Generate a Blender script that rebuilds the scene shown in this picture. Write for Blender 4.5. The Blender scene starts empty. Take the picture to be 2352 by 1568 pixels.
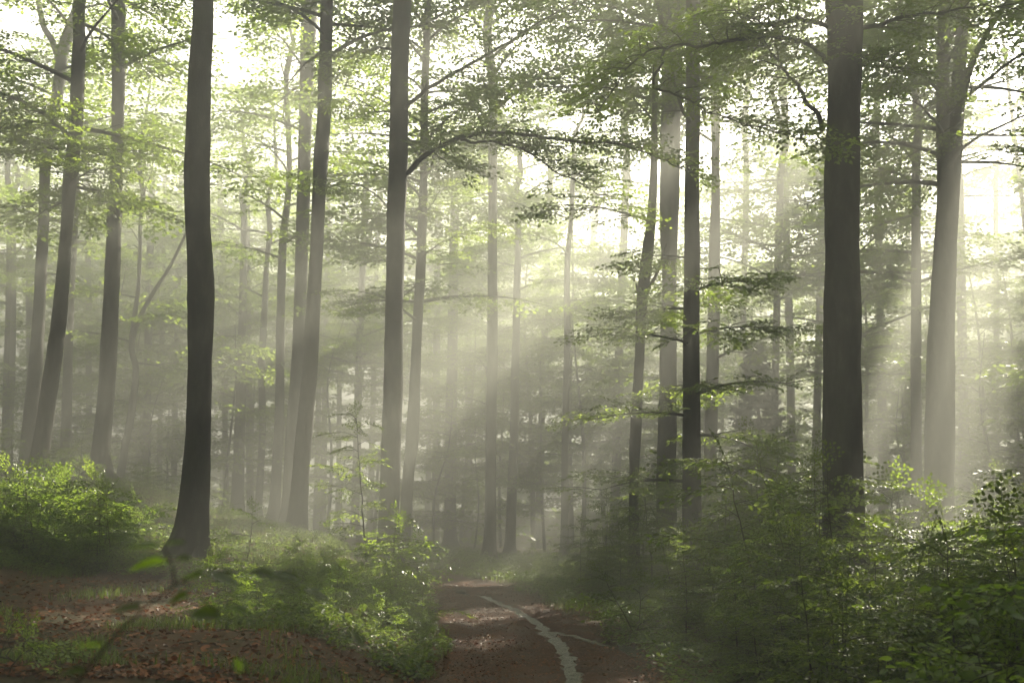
import bpy, math, random
import numpy as np
from mathutils import Vector, Matrix

sc = bpy.context.scene
COL = sc.collection
R = math.radians

# ------------------------------------------------------------------ camera, sky, sun, exposure
PW, PH, FPX = 2352.0, 1568.0, 2287.0           # picture units the layout was measured in
PITCH = R(9.8)
CAM = np.array([0.0, 0.0, 1.65])
cam = bpy.data.cameras.new('camera')
cam.lens = 35.0; cam.sensor_width = 36.0
cam.clip_start = 0.1; cam.clip_end = 2000
cam.dof.use_dof = True; cam.dof.focus_distance = 19.0; cam.dof.aperture_fstop = 2.8
co = bpy.data.objects.new('camera', cam); COL.objects.link(co)
co.location = CAM; co.rotation_euler = (R(90) + PITCH, 0, 0)
sc.camera = co

SUN_AZ, SUN_EL = R(31.0), R(33.0)
SUN = np.array([math.sin(SUN_AZ) * math.cos(SUN_EL), math.cos(SUN_AZ) * math.cos(SUN_EL), math.sin(SUN_EL)])
w = bpy.data.worlds.new('World'); sc.world = w; w.use_nodes = True
nt = w.node_tree; bg = nt.nodes['Background']
sky = nt.nodes.new('ShaderNodeTexSky'); sky.sky_type = 'NISHITA'; sky.sun_disc = False
sky.sun_elevation = SUN_EL; sky.sun_rotation = SUN_AZ
sky.air_density = 0.7; sky.dust_density = 3.0; sky.ozone_density = 0.3
hs = nt.nodes.new('ShaderNodeHueSaturation'); hs.inputs['Saturation'].default_value = 0.3
nt.links.new(sky.outputs[0], hs.inputs['Color']); nt.links.new(hs.outputs[0], bg.inputs['Color'])
bg.inputs['Strength'].default_value = 0.05
sl = bpy.data.lights.new('sun', 'SUN'); sl.energy = 5.0; sl.angle = R(0.5); sl.color = (1.0, 0.91, 0.73)
so = bpy.data.objects.new('sun', sl); COL.objects.link(so); so.location = (40, 70, 60)
so.rotation_euler = Vector(SUN).to_track_quat('Z', 'Y').to_euler()

sc.view_settings.view_transform = 'Standard'; sc.view_settings.look = 'None'
sc.view_settings.gamma = 1.0; sc.view_settings.exposure = 3.92
HAZE_DENSITY = 0.025
cy = sc.cycles
cy.max_bounces = 5; cy.diffuse_bounces = 2; cy.glossy_bounces = 1; cy.transmission_bounces = 2
cy.volume_bounces = 0; cy.transparent_max_bounces = 4
cy.caustics_reflective = False; cy.caustics_refractive = False
cy.use_denoising = True; cy.use_adaptive_sampling = True; cy.adaptive_threshold = 0.01
cy.sample_clamp_indirect = 6.0

# ------------------------------------------------------------------ small maths
_cp, _sp = math.cos(PITCH), math.sin(PITCH)
def at(px, py, d):
    """point on the picture ray (px,py) at distance d ahead of the camera"""
    x, u = (px - PW / 2) / FPX, (PH / 2 - py) / FPX
    v = np.array([x, _cp - u * _sp, u * _cp + _sp])
    return CAM + v * (d / v[1])
def optical(p):
    q = np.asarray(p) - CAM
    return q[..., 1] * _cp + q[..., 2] * _sp
def sstep(a, b, x):
    t = np.clip((x - a) / (b - a), 0, 1); return t * t * (3 - 2 * t)
def poly_dist(pts, x, y):
    best = np.full(np.shape(x), 1e9)
    for (ax, ay), (bx, by) in zip(pts[:-1], pts[1:]):
        dx, dy = bx - ax, by - ay
        t = np.clip(((x - ax) * dx + (y - ay) * dy) / (dx * dx + dy * dy), 0, 1)
        best = np.minimum(best, np.hypot(x - ax - t * dx, y - ay - t * dy))
    return best
def smooth_poly(P, n):
    P = np.asarray(P, float); k = len(P)
    if k == 2:
        t = np.linspace(0, 1, n)[:, None]; return P[0] * (1 - t) + P[1] * t
    E = np.vstack([2 * P[0] - P[1], P, 2 * P[-1] - P[-2]])
    seg = np.linalg.norm(np.diff(P[:, :3], axis=0), axis=1); s = np.concatenate([[0], np.cumsum(seg)])
    u = np.linspace(0, s[-1], n); i = np.clip(np.searchsorted(s, u, side='right') - 1, 0, k - 2)
    t = ((u - s[i]) / np.maximum(seg[i], 1e-9))[:, None]
    a, b, c, d = E[i], E[i + 1], E[i + 2], E[i + 3]
    return 0.5 * (2 * b + (c - a) * t + (2 * a - 5 * b + 4 * c - d) * t * t + (3 * b - a - 3 * c + d) * t ** 3)
_rs = np.random.RandomState(5)
_NK = [(_rs.uniform(0, 6.28), _rs.uniform(0, 6.28), _rs.uniform(0.8, 1.2)) for _ in range(14)]
def noise2(x, y, f):
    v = 0
    for i, (a, p, s) in enumerate(_NK):
        v = v + np.sin((x * math.cos(a) + y * math.sin(a)) * f * s * (1 + 0.13 * i) + p * 3)
    return v / 7.0

PATH = [(0.45, -8), (0.4, 4), (0.3, 9.4), (0.3, 12.6), (0.05, 15), (-0.7, 20), (-1.25, 23.6), (-2.6, 27), (-5, 29.6), (-10, 32.5), (-20, 36)]
def flat(px, py):
    d = CAM[2] * FPX / (py - 1180.0); return ((px - PW / 2) * d / FPX, d)
STREAM = [(0.62, 5.0), flat(1326, 1640), flat(1318, 1568), flat(1302, 1510), flat(1286, 1468), flat(1242, 1425), flat(1180, 1388), flat(1120, 1364), flat(1050, 1350)]
STREAM2 = [flat(1268, 1436), flat(1330, 1452), flat(1400, 1470), flat(1470, 1486)]
PATH_HALF = 1.2
def gz(x, y):
    x = np.asarray(x, float); y = np.asarray(y, float)
    dx = np.maximum(x + 16, 0)
    h = 2.6 * np.exp(-(dx / 7.0) ** 2 / 2 - ((y - 32) / 14.0) ** 2 / 2)
    dp = poly_dist(PATH, x, y)
    px = np.interp(y, [p[1] for p in PATH], [p[0] for p in PATH])
    left = sstep(-0.3, 0.3, px - x)
    m = sstep(1.0, 2.6, dp)
    z = h * sstep(0.8, 3.0, dp) + left * m * 0.42 * sstep(45, 28, y) - (1 - left) * m * 0.15
    z = z + m * (0.09 * noise2(x, y, 0.55) + 0.035 * noise2(x, y, 1.7))
    z = z + 0.02 * noise2(x, y, 2.2)
    z = z + sstep(56, 78, y) * (2.0 - 3.4 * sstep(-.10, -.16, x / np.maximum(y, 1)) * sstep(-.34, -.28, x / np.maximum(y, 1)))
    return z

# ------------------------------------------------------------------ mesh helpers
class MB:
    def __init__(s): s.V = []; s.F = []; s.T = []; s.n = 0
    def add(s, v, f, mat=0, tone=None):
        v = np.asarray(v, float).reshape(-1, 3); f = np.asarray(f, int)
        s.V.append(v); s.F.append((f + s.n, mat)); s.n += len(v)
        s.T.append(np.full(len(v), 0.5) if tone is None else np.asarray(tone, float))
    def mesh(s, name, mats, smooth=True):
        me = bpy.data.meshes.new(name)
        if not s.n: return me
        V = np.concatenate(s.V)
        me.vertices.add(len(V)); me.vertices.foreach_set('co', V.astype(np.float32).ravel())
        loops = np.concatenate([f.ravel() for f, m in s.F])
        tot = np.concatenate([np.full(len(f), f.shape[1]) for f, m in s.F])
        mi = np.concatenate([np.full(len(f), m) for f, m in s.F])
        me.loops.add(len(loops)); me.loops.foreach_set('vertex_index', loops.astype(np.int32))
        me.polygons.add(len(tot))
        me.polygons.foreach_set('loop_start', np.concatenate([[0], np.cumsum(tot)[:-1]]).astype(np.int32))
        me.polygons.foreach_set('loop_total', tot.astype(np.int32))
        for m in mats: me.materials.append(m)
        me.polygons.foreach_set('material_index', mi.astype(np.int32))
        me.polygons.foreach_set('use_smooth', np.full(len(tot), smooth))
        a = me.attributes.new('tone', 'FLOAT', 'POINT'); a.data.foreach_set('value', np.concatenate(s.T).astype(np.float32))
        me.update(); me.validate()
        return me
    def build(s, name, mats, parent=None, smooth=True):
        o = bpy.data.objects.new(name, s.mesh(name, mats, smooth)); COL.objects.link(o)
        if parent: o.parent = parent
        return o
def tag(o, label=None, cat=None, group=None, kind=None):
    for k, v in (('label', label), ('category', cat), ('group', group), ('kind', kind)):
        if v: o[k] = v
    return o
def empty(name, loc):
    o = bpy.data.objects.new(name, None); COL.objects.link(o); o.location = loc; o.empty_display_size = 0.3
    return o
def copy_tree(o, loc, rz, s=1.0):
    c = o.copy(); COL.objects.link(c); c.location = loc; c.rotation_euler = (0, 0, rz); c.scale = (s, s, s)
    for ch in [k for k in o.children]:
        d = ch.copy(); COL.objects.link(d); d.parent = c
        for g in [k for k in ch.children]:
            e = g.copy(); COL.objects.link(e); e.parent = d
    return c
def tube(mb, P, rad, sides=6, mat=0, rough=0.0, rng=None, lobes=None):
    P = np.asarray(P, float); n = len(P); rad = np.asarray(rad, float)
    T = np.gradient(P, axis=0); T /= np.linalg.norm(T, axis=1)[:, None] + 1e-12
    ref = np.array([0.0, 1.0, 0.02]) if abs(T[:, 1]).mean() < 0.8 else np.array([0.02, 0.0, 1.0])
    A = np.cross(T, ref); A /= np.linalg.norm(A, axis=1)[:, None] + 1e-12
    B = np.cross(T, A)
    th = np.linspace(0, 2 * np.pi, sides, endpoint=False)
    r = np.repeat(rad[:, None], sides, 1)
    if lobes is not None: r = r * lobes(n, th)
    if rough and rng is not None:
        k = rng.standard_normal((n, sides)); k = (k + np.roll(k, 1, 1) + np.roll(k, 1, 0) + np.roll(k, -1, 0)) / 2
        r = r * (1 + rough * k)
    V = P[:, None] + A[:, None] * (np.cos(th)[None, :, None] * r[..., None]) + B[:, None] * (np.sin(th)[None, :, None] * r[..., None])
    i = np.arange(n - 1)[:, None] * sides; j = np.arange(sides)[None]; j2 = (j + 1) % sides
    Q = np.stack([i + j, i + j2, i + sides + j2, i + sides + j], -1).reshape(-1, 4)
    mb.add(V.reshape(-1, 3), Q, mat)

# ------------------------------------------------------------------ leaves and sprays
def make_spray(rng, fine):
    """flat beech spray on a unit twig: leaf positions, directions in the plane, twig segments"""
    lp, ld, seg = [], [], []
    bend = rng.uniform(-0.18, 0.18)
    def curve(t): return np.array([t, bend * t * t, -0.14 * t * t])
    tt = np.linspace(0, 1, 4)
    for a, b in zip(tt[:-1], tt[1:]): seg.append((curve(a), curve(b), 1 - 0.6 * a))
    step = {0: 0.075, 1: 0.105, 2: 0.15, 3: 0.24}[fine]
    side = 1
    for t in np.arange(step, 1.001, step):
        d = np.array([math.cos(0.75), side * math.sin(0.75), rng.uniform(-.25, .1)]); side = -side
        lp.append(curve(t)); ld.append(d)
    lp.append(curve(1.0)); ld.append(np.array([1, 2 * bend, -0.2]))
    side = 1 if rng.rand() < .5 else -1
    for t in ([0.12, 0.24, 0.36, 0.48, 0.6, 0.72] if fine < 2 else [0.2, 0.4, 0.6] if fine == 2 else [0.3]):
        side = -side; L = 0.55 * (1 - t) + 0.16; a = side * rng.uniform(0.7, 1.0)
        o = curve(t); dr = np.array([math.cos(a), math.sin(a), rng.uniform(-.2, .08)])
        seg.append((o, o + dr * L, 0.5)); s2 = 1
        for u in np.arange(step, L + step * .4, step):
            b = a + s2 * 0.7; s2 = -s2
            lp.append(o + dr * u); ld.append(np.array([math.cos(b), math.sin(b), rng.uniform(-.3, .1)]))
    return np.array(lp), np.array(ld), seg
_r0 = np.random.RandomState(11)
SPRAY = {f: [make_spray(_r0, f) for _ in range(5)] for f in (0, 1, 2, 3)}
LEAF_REL = {0: 0.13, 1: 0.14, 2: 0.22, 3: 0.38}         # leaf length over spray length
def leaves(mb, P, D, N, L, mat, rng, shape, tone):
    """one leaf per row: base P, direction D, face normal N, length L; shape 4 = rhomb, 6 = folded leaf"""
    n = len(P)
    D = D / (np.linalg.norm(D, axis=1)[:, None] + 1e-9)
    S = np.cross(N, D); S /= np.linalg.norm(S, axis=1)[:, None] + 1e-9
    U = np.cross(D, S); L = L[:, None]; W = L * 0.31
    st = L * 0.06
    if shape == 4:
        V = np.stack([P + D * st, P + D * L * .5 + S * W, P + D * L, P + D * L * .5 - S * W], 1)
        F = np.arange(n * 4).reshape(n, 4); k = 4
    else:
        f = U * L * rng.uniform(0.02, 0.11, (n, 1)); c = U * L * rng.uniform(-.18, 0.02, (n, 1))
        V = np.stack([P + D * st, P + D * L * .33 + S * W * .95 + f, P + D * L * .68 + S * W * .72 + f + c * .5, P + D * L + c,
                      P + D * L * .68 - S * W * .72 + f + c * .5, P + D * L * .33 - S * W * .95 + f], 1)
        b = (np.arange(n) * 6)[:, None]
        F = np.concatenate([b + np.array([[0, 3, 2, 1]]), b + np.array([[0, 5, 4, 3]])]); k = 6
    mb.add(V.reshape(-1, 3), F, mat, np.repeat(tone, k))
def expand(mb, sprays, rng, leaf_mat=1, twig_mat=0, twigs=True, tone0=0.5, tilt=0.22, shape6=True):
    """sprays: list of (pos, dir, length, lod)"""
    if not sprays: return
    by = {}
    for s in sprays: by.setdefault((s[3], rng.randint(5)), []).append(s)
    for (lod, k), lst in by.items():
        lp, ld, seg = SPRAY[lod][k]
        P = np.array([s[0] for s in lst]); F = np.array([s[1] for s in lst], float); L = np.array([s[2] for s in lst])
        F /= np.linalg.norm(F, axis=1)[:, None] + 1e-9
        Z = np.array([[0, 0, 1.0]]) + rng.normal(0, tilt, (len(lst), 3))
        S = np.cross(Z, F); S /= np.linalg.norm(S, axis=1)[:, None] + 1e-9; U = np.cross(F, S)
        def tf(q): return F * q[0] + S * q[1] + U * q[2]
        m = len(lp); n = len(lst)
        A = (F[:, None] * lp[None, :, 0, None] + S[:, None] * lp[None, :, 1, None] + U[:, None] * lp[None, :, 2, None]) * L[:, None, None] + P[:, None]
        Dl = F[:, None] * ld[None, :, 0, None] + S[:, None] * ld[None, :, 1, None] + U[:, None] * ld[None, :, 2, None]
        Dl = Dl + rng.normal(0, 0.16, Dl.shape)
        N = np.repeat(U[:, None], m, 1) + rng.normal(0, 0.34, (n, m, 3))
        tone = np.clip(tone0 + np.repeat(rng.normal(0, .12, n)[:, None], m, 1) + rng.normal(0, .12, (n, m)), 0, 1)
        LL = np.repeat(L[:, None], m, 1) * LEAF_REL[lod] * rng.uniform(0.65, 1.2, (n, m))
        keep = rng.rand(n, m) < 0.94
        leaves(mb, A[keep], Dl[keep], N[keep], LL[keep], leaf_mat, rng, 6 if (lod < 2 and shape6) else 4, tone[keep])
        if twigs and lod < 3:
            for a, b, t in seg:
                p0 = P + tf(a) * L[:, None]; p1 = P + tf(b) * L[:, None]
                r0 = (0.0045 * t * L)[:, None] + 0.0012; r1 = r0 * 0.65
                V = []
                for p, r in ((p0, r0), (p1, r1)):
                    for an in (0, 2.09, 4.19): V.append(p + (S * math.cos(an) + U * math.sin(an)) * r)
                V = np.stack(V, 1)
                base = (np.arange(n) * 6)[:, None, None]
                Fq = base + np.array([[0, 1, 4, 3], [1, 2, 5, 4], [2, 0, 3, 5]])[None]
                mb.add(V.reshape(-1, 3), Fq.reshape(-1, 4), twig_mat)

# holes of the canopy along the sun's direction (open air between crowns): point, radius
SHAFTS = []
def shaft(px, py, d, r): SHAFTS.append((at(px, py, d), r + (.2 if 18 < d < 28.5 else 0)))
for a in ((1110, 830, 30, 1.0), (1010, 900, 27, 0.7), (1290, 620, 33, 1.1), (1420, 540, 34, .8), (1200, 770, 33, .8), (700, 1000, 29, 1.2),
          (860, 960, 36, 1.1), (2140, 800, 21.5, 1.0), (1530, 430, 21, .5), (1545, 820, 20, .4), (1640, 650, 27, .9), (1470, 1060, 22, .6), (1620, 960, 24, .6), (1430, 930, 31, 1.2), (1640, 880, 33, 1.2), (1770, 980, 31, 1.0), (1530, 1060, 28.6, .9), (1960, 500, 20, .4), (1150, 740, 22, .5), (1320, 540, 22, .5), (1000, 1000, 23, .5), (1430, 400, 22, .6), (1560, 600, 19.5, .4), (720, 900, 24, .6), (640, 1050, 26, .6), (2080, 1000, 18, .4), (2200, 700, 20, .7), (2230, 330, 21, .7), (2165, 130, 21, .6), (2170, 520, 22, .6), (2240, 620, 27, 1.0), (1740, 930, 24, 0.5), (1950, 1080, 20, 0.35), (2060, 1150, 15, 0.5),
          (200, 1130, 18, 2.4), (60, 1100, 17, 2.2), (290, 1190, 17.5, 1.3), (560, 1235, 20, 1.6), (760, 1280, 19, 1.3), (950, 1260, 19.5, 0.8), (860, 1330, 17, .8),
          (420, 1520, 10.6, 0.75), (250, 1560, 9.6, .3), (640, 1480, 11.5, .3), (100, 1470, 8, 0.35), (2250, 1250, 8, 0.3), (2000, 1300, 10, 0.3), (1750, 1250, 12, 0.4), (1500, 1330, 14, 0.4),
          (500, 700, 40, 1.6), (250, 250, 42, 3.0), (60, 400, 40, 2.0), (400, 450, 44, 2.2), (800, 350, 44, 1.8), (560, 330, 46, 2.0), (250, 250, 24, 1.0), (650, 260, 24, 1.1), (100, 450, 22, .8), (560, 450, 26, .9), (1800, 650, 28, 1.1), (1720, 500, 26, 1.0), (2050, 700, 26, 1.0), (2050, 950, 30, 1.2), (2250, 900, 28, 1.2), (2300, 600, 24, 1.1), (1850, 800, 32, 1.0), (1470, 760, 26, .4),
          (200, 600, 36, 2.0), (100, 700, 34, 1.5), (330, 700, 38, 2.0), (560, 850, 38, 1.5), (620, 500, 38, 2.0), (1000, 500, 38, 1.2), (850, 650, 40, 1.4)):
    shaft(*a)
_SP = np.array([s[0] for s in SHAFTS]); _SR = np.array([s[1] for s in SHAFTS])
# openings in the canopy through which the bright sky shows: picture direction, radius near, widening
OPEN = []
for px, py, r in ((520, 70, 1.5), (1800, 250, 1.2), (2290, 300, .9), (2040, 240, .6), (1350, 110, .6), (1760, 10, 1.0), (420, 130, .5)):
    v = at(px, py, 1.0) - CAM; OPEN.append((v / np.linalg.norm(v), r))
_OD = np.array([o[0] for o in OPEN]); _OR = np.array([o[1] for o in OPEN])
def lit_gap(p):
    c = p - CAM; u = _OD @ c
    if np.any((u > 20) & (np.linalg.norm(c - u[:, None] * _OD, axis=1) < _OR * (.2 + u / 110))): return True
    q = p - _SP; t = q @ SUN
    d = np.linalg.norm(q - t[:, None] * SUN, axis=1)
    return bool(np.any((t > 5.0) & (d < _SR)))

# ------------------------------------------------------------------ materials
def new_mat(name):
    m = bpy.data.materials.new(name); m.use_nodes = True
    n = m.node_tree; b = n.nodes['Principled BSDF']; return m, n, b
def ramp(n, stops):
    r = n.nodes.new('ShaderNodeValToRGB'); e = r.color_ramp.elements
    while len(e) < len(stops): e.new(0.5)
    for el, (p, c) in zip(e, stops): el.position = p; el.color = (*c, 1)
    return r
def noise_node(n, scale, detail=4, vec=None, rough=.6):
    t = n.nodes.new('ShaderNodeTexNoise'); t.inputs['Scale'].default_value = scale; t.inputs['Detail'].default_value = detail
    t.inputs['Roughness'].default_value = rough
    if vec: n.links.new(vec, t.inputs['Vector'])
    return t
def leaf_mat(name, dark, light, tdark, tlight, gloss=0.42, spec=0.5, trans=0.5):
    m, n, b = new_mat(name)
    at_ = n.nodes.new('ShaderNodeAttribute'); at_.attribute_name = 'tone'
    r1 = ramp(n, [(0.1, dark), (0.9, light)]); r2 = ramp(n, [(0.1, tdark), (0.9, tlight)])
    n.links.new(at_.outputs['Fac'], r1.inputs[0]); n.links.new(at_.outputs['Fac'], r2.inputs[0])
    n.links.new(r1.outputs[0], b.inputs['Base Color'])
    b.inputs['Roughness'].default_value = gloss; b.inputs['Specular IOR Level'].default_value = spec
    tr = n.nodes.new('ShaderNodeBsdfTranslucent'); n.links.new(r2.outputs[0], tr.inputs['Color'])
    mx = n.nodes.new('ShaderNodeMixShader'); mx.inputs[0].default_value = trans
    n.links.new(b.outputs[0], mx.inputs[1]); n.links.new(tr.outputs[0], mx.inputs[2])
    n.links.new(mx.outputs[0], n.nodes['Material Output'].inputs['Surface'])
    return m
M_LEAF = leaf_mat('beech_leaf', (.032, .062, .014), (.080, .13, .026), (.17, .27, .025), (.42, .54, .07), trans=.58, gloss=.47)
M_YOUNG = leaf_mat('young_leaf', (.045, .085, .018), (.10, .16, .035), (.20, .34, .03), (.46, .62, .07), gloss=.36)
M_HERB = leaf_mat('herb_leaf', (.035, .065, .018), (.09, .14, .035), (.12, .20, .03), (.34, .44, .06), gloss=.45)
M_NEEDLE = leaf_mat('spruce_needle', (.018, .032, .014), (.035, .06, .02), (.02, .035, .01), (.05, .08, .02), trans=.25)
M_DEAD = leaf_mat('dead_leaf', (.045, .018, .008), (.27, .085, .025), (.08, .022, .006), (.26, .08, .02), gloss=.5, spec=.4, trans=.2)
def bark_mat(name, c0, c1, c2, moss):
    m, n, b = new_mat(name)
    tc = n.nodes.new('ShaderNodeTexCoord'); mp = n.nodes.new('ShaderNodeMapping'); mp.inputs['Scale'].default_value = (1, 1, .35)
    n.links.new(tc.outputs['Object'], mp.inputs['Vector'])
    n1 = noise_node(n, 7, 7, mp.outputs[0]); n2 = noise_node(n, 40, 4, mp.outputs[0])
    r = ramp(n, [(.3, c0), (.5, c1), (.72, c2)]); n.links.new(n1.outputs[0], r.inputs[0])
    n3 = noise_node(n, 1.6, 5, tc.outputs['Object']); r3 = ramp(n, [(.52, (0, 0, 0)), (.68, (1, 1, 1))]); n.links.new(n3.outputs[0], r3.inputs[0])
    mx = n.nodes.new('ShaderNodeMixRGB'); mx.inputs[2].default_value = (*moss, 1)
    n.links.new(r3.outputs[0], mx.inputs[0]); n.links.new(r.outputs[0], mx.inputs[1])
    n.links.new(mx.outputs[0], b.inputs['Base Color']); b.inputs['Roughness'].default_value = .75
    b.inputs['Specular IOR Level'].default_value = .15
    bp = n.nodes.new('ShaderNodeBump'); bp.inputs['Strength'].default_value = .5; bp.inputs['Distance'].default_value = .02
    n.links.new(n2.outputs[0], bp.inputs['Height']); n.links.new(bp.outputs[0], b.inputs['Normal'])
    return m
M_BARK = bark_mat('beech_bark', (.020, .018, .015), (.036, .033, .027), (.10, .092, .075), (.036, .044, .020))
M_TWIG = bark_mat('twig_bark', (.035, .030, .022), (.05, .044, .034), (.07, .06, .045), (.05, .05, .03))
def soil_mat(name, stops, scale, rough, spec, wet=None, bump=.5):
    m, n, b = new_mat(name)
    tc = n.nodes.new('ShaderNodeTexCoord')
    n1 = noise_node(n, scale, 8, tc.outputs['Object'], .65); r = ramp(n, stops); n.links.new(n1.outputs[0], r.inputs[0])
    n2 = noise_node(n, scale * 14, 5, tc.outputs['Object'], .7)
    mul = n.nodes.new('ShaderNodeMixRGB'); mul.blend_type = 'MULTIPLY'; mul.inputs[0].default_value = .8
    rr = ramp(n, [(.3, (.45, .45, .45)), (.7, (1.35, 1.3, 1.25))]); n.links.new(n2.outputs[0], rr.inputs[0])
    n.links.new(r.outputs[0], mul.inputs[1]); n.links.new(rr.outputs[0], mul.inputs[2])
    n.links.new(mul.outputs[0], b.inputs['Base Color'])
    b.inputs['Roughness'].default_value = rough; b.inputs['Specular IOR Level'].default_value = spec
    if wet:
        n3 = noise_node(n, wet, 5, tc.outputs['Object']); r3 = ramp(n, [(.36, (.5, .5, .5)), (.62, (rough, rough, rough))])
        n.links.new(n3.outputs[0], r3.inputs[0]); n.links.new(r3.outputs[0], b.inputs['Roughness'])
    bp = n.nodes.new('ShaderNodeBump'); bp.inputs['Strength'].default_value = bump; bp.inputs['Distance'].default_value = .04
    n.links.new(n2.outputs[0], bp.inputs['Height']); n.links.new(bp.outputs[0], b.inputs['Normal'])
    return m
M_GROUND = soil_mat('forest_floor', [(.3, (.025, .016, .010)), (.45, (.075, .034, .015)), (.58, (.045, .040, .018)), (.7, (.035, .05, .018))], .9, .85, .25)
M_PATH = soil_mat('muddy_earth', [(.3, (.018, .008, .004)), (.5, (.070, .027, .011)), (.7, (.12, .050, .022))], 2.2, .85, .15, wet=1.1, bump=.9)
def water_mat():
    m, n, b = new_mat('rain_water')
    tc = n.nodes.new('ShaderNodeTexCoord')
    b.inputs['Base Color'].default_value = (.02, .02, .018, 1); b.inputs['Roughness'].default_value = .07; b.inputs['Specular IOR Level'].default_value = 1.0
    n2 = noise_node(n, 20, 3, tc.outputs['Object'], .55)
    bp = n.nodes.new('ShaderNodeBump'); bp.inputs['Strength'].default_value = 1.0; bp.inputs['Distance'].default_value = .045
    n.links.new(n2.outputs[0], bp.inputs['Height']); n.links.new(bp.outputs[0], b.inputs['Normal'])
    return m
M_WATER = water_mat()
M_STONE = soil_mat('mossy_stone', [(.3, (.07, .065, .055)), (.55, (.13, .12, .10)), (.7, (.06, .075, .03))], 4, .85, .3)
M_CLOD = soil_mat('brown_clod', [(.3, (.07, .035, .02)), (.55, (.15, .075, .045)), (.7, (.2, .11, .07))], 5, .8, .3)

# ------------------------------------------------------------------ ground, path, water
def axis_lines(fine0, fine1, step, far0, far1):
    a = list(np.arange(fine0, fine1 + 1e-6, step)); s = step
    while a[-1] < far1: s *= 1.18; a.append(a[-1] + s)
    s = step
    while a[0] > far0: s *= 1.18; a.insert(0, a[0] - s)
    a[0] = far0; a[-1] = far1
    return np.array(a)
def grid_faces(ny, nx):
    i = (np.arange(ny - 1)[:, None] * nx + np.arange(nx - 1)[None]).ravel()
    return np.stack([i, i + 1, i + nx + 1, i + nx], 1)
GX, GY = axis_lines(-13, 12, .16, -140, 150), axis_lines(3, 34, .16, -30, 190)
X, Y = np.meshgrid(GX, GY)
Zg = gz(X, Y) - 0.07 * (1 - sstep(PATH_HALF - .15, PATH_HALF + .12, poly_dist(PATH, X, Y)))
mb = MB(); mb.add(np.stack([X, Y, Zg], -1), grid_faces(len(GY), len(GX)))
tag(mb.build('ground', [M_GROUND]), kind='structure')

def path_z(x, y):
    dS = np.minimum(poly_dist(STREAM, x, y), poly_dist(STREAM2, x, y) * 1.2)
    z = gz(x, y) + 0.007 * noise2(x, y, 6) + 0.004 * noise2(x, y, 17)
    z = z + np.exp(-(dS / .5) ** 2) * (.012 * noise2(x, y, 10) + .009 * noise2(x + 3, y, 17) + .004 * noise2(x, y + 5, 40))
    return z - 0.045 * np.exp(-(dS / .11) ** 2)
sp = smooth_poly(np.array(PATH), 2200); tg = np.gradient(sp, axis=0); tg /= np.linalg.norm(tg, axis=1)[:, None]
nr = np.stack([tg[:, 1], -tg[:, 0]], 1)
tv = np.linspace(-1, 1, 80)
wob = PATH_HALF + .12 * noise2(sp[:, 0], sp[:, 1], 1.3)
PXY = sp[:, None] + nr[:, None] * (tv[None, :, None] * wob[:, None, None])
PZ = path_z(PXY[..., 0], PXY[..., 1]) + 0.012 - 0.085 * sstep(.86, 1.0, np.abs(tv))[None] - .05 * np.exp(-((tv + .45) / .14) ** 2)[None]
mb = MB(); mb.add(np.dstack([PXY, PZ]), grid_faces(2200, 80))
tag(mb.build('dirt_path', [M_PATH]), kind='structure')
def water_strip(name, pts, wid):
    s = smooth_poly(np.array(pts), 700); t = np.gradient(s, axis=0); t /= np.linalg.norm(t, axis=1)[:, None]
    n_ = np.stack([t[:, 1], -t[:, 0]], 1); tv = np.linspace(-1, 1, 17)
    wd = np.interp(np.linspace(0, 1, 700), np.linspace(0, 1, len(wid)), wid)
    XY = s[:, None] + n_[:, None] * (tv[None, :, None] * wd[:, None, None])
    zc = gz(s[:, 0], s[:, 1]); k = np.ones(31) / 31; zc = np.convolve(np.pad(zc, 15, 'edge'), k, 'valid')
    Z = np.repeat(zc[:, None], 17, 1) - 0.013 + .006 * noise2(XY[..., 0], XY[..., 1], 38) + .006 * noise2(XY[..., 0] + 2, XY[..., 1], 19)
    mb = MB(); mb.add(np.dstack([XY, Z]), grid_faces(700, 17))
    return tag(mb.build(name, [M_WATER]), kind='structure')
water_strip('water', STREAM, [.10, .11, .12, .13, .17, .21, .19, .15, .1])
water_strip('water', STREAM2, [.10, .30, .42, .22])

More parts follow.
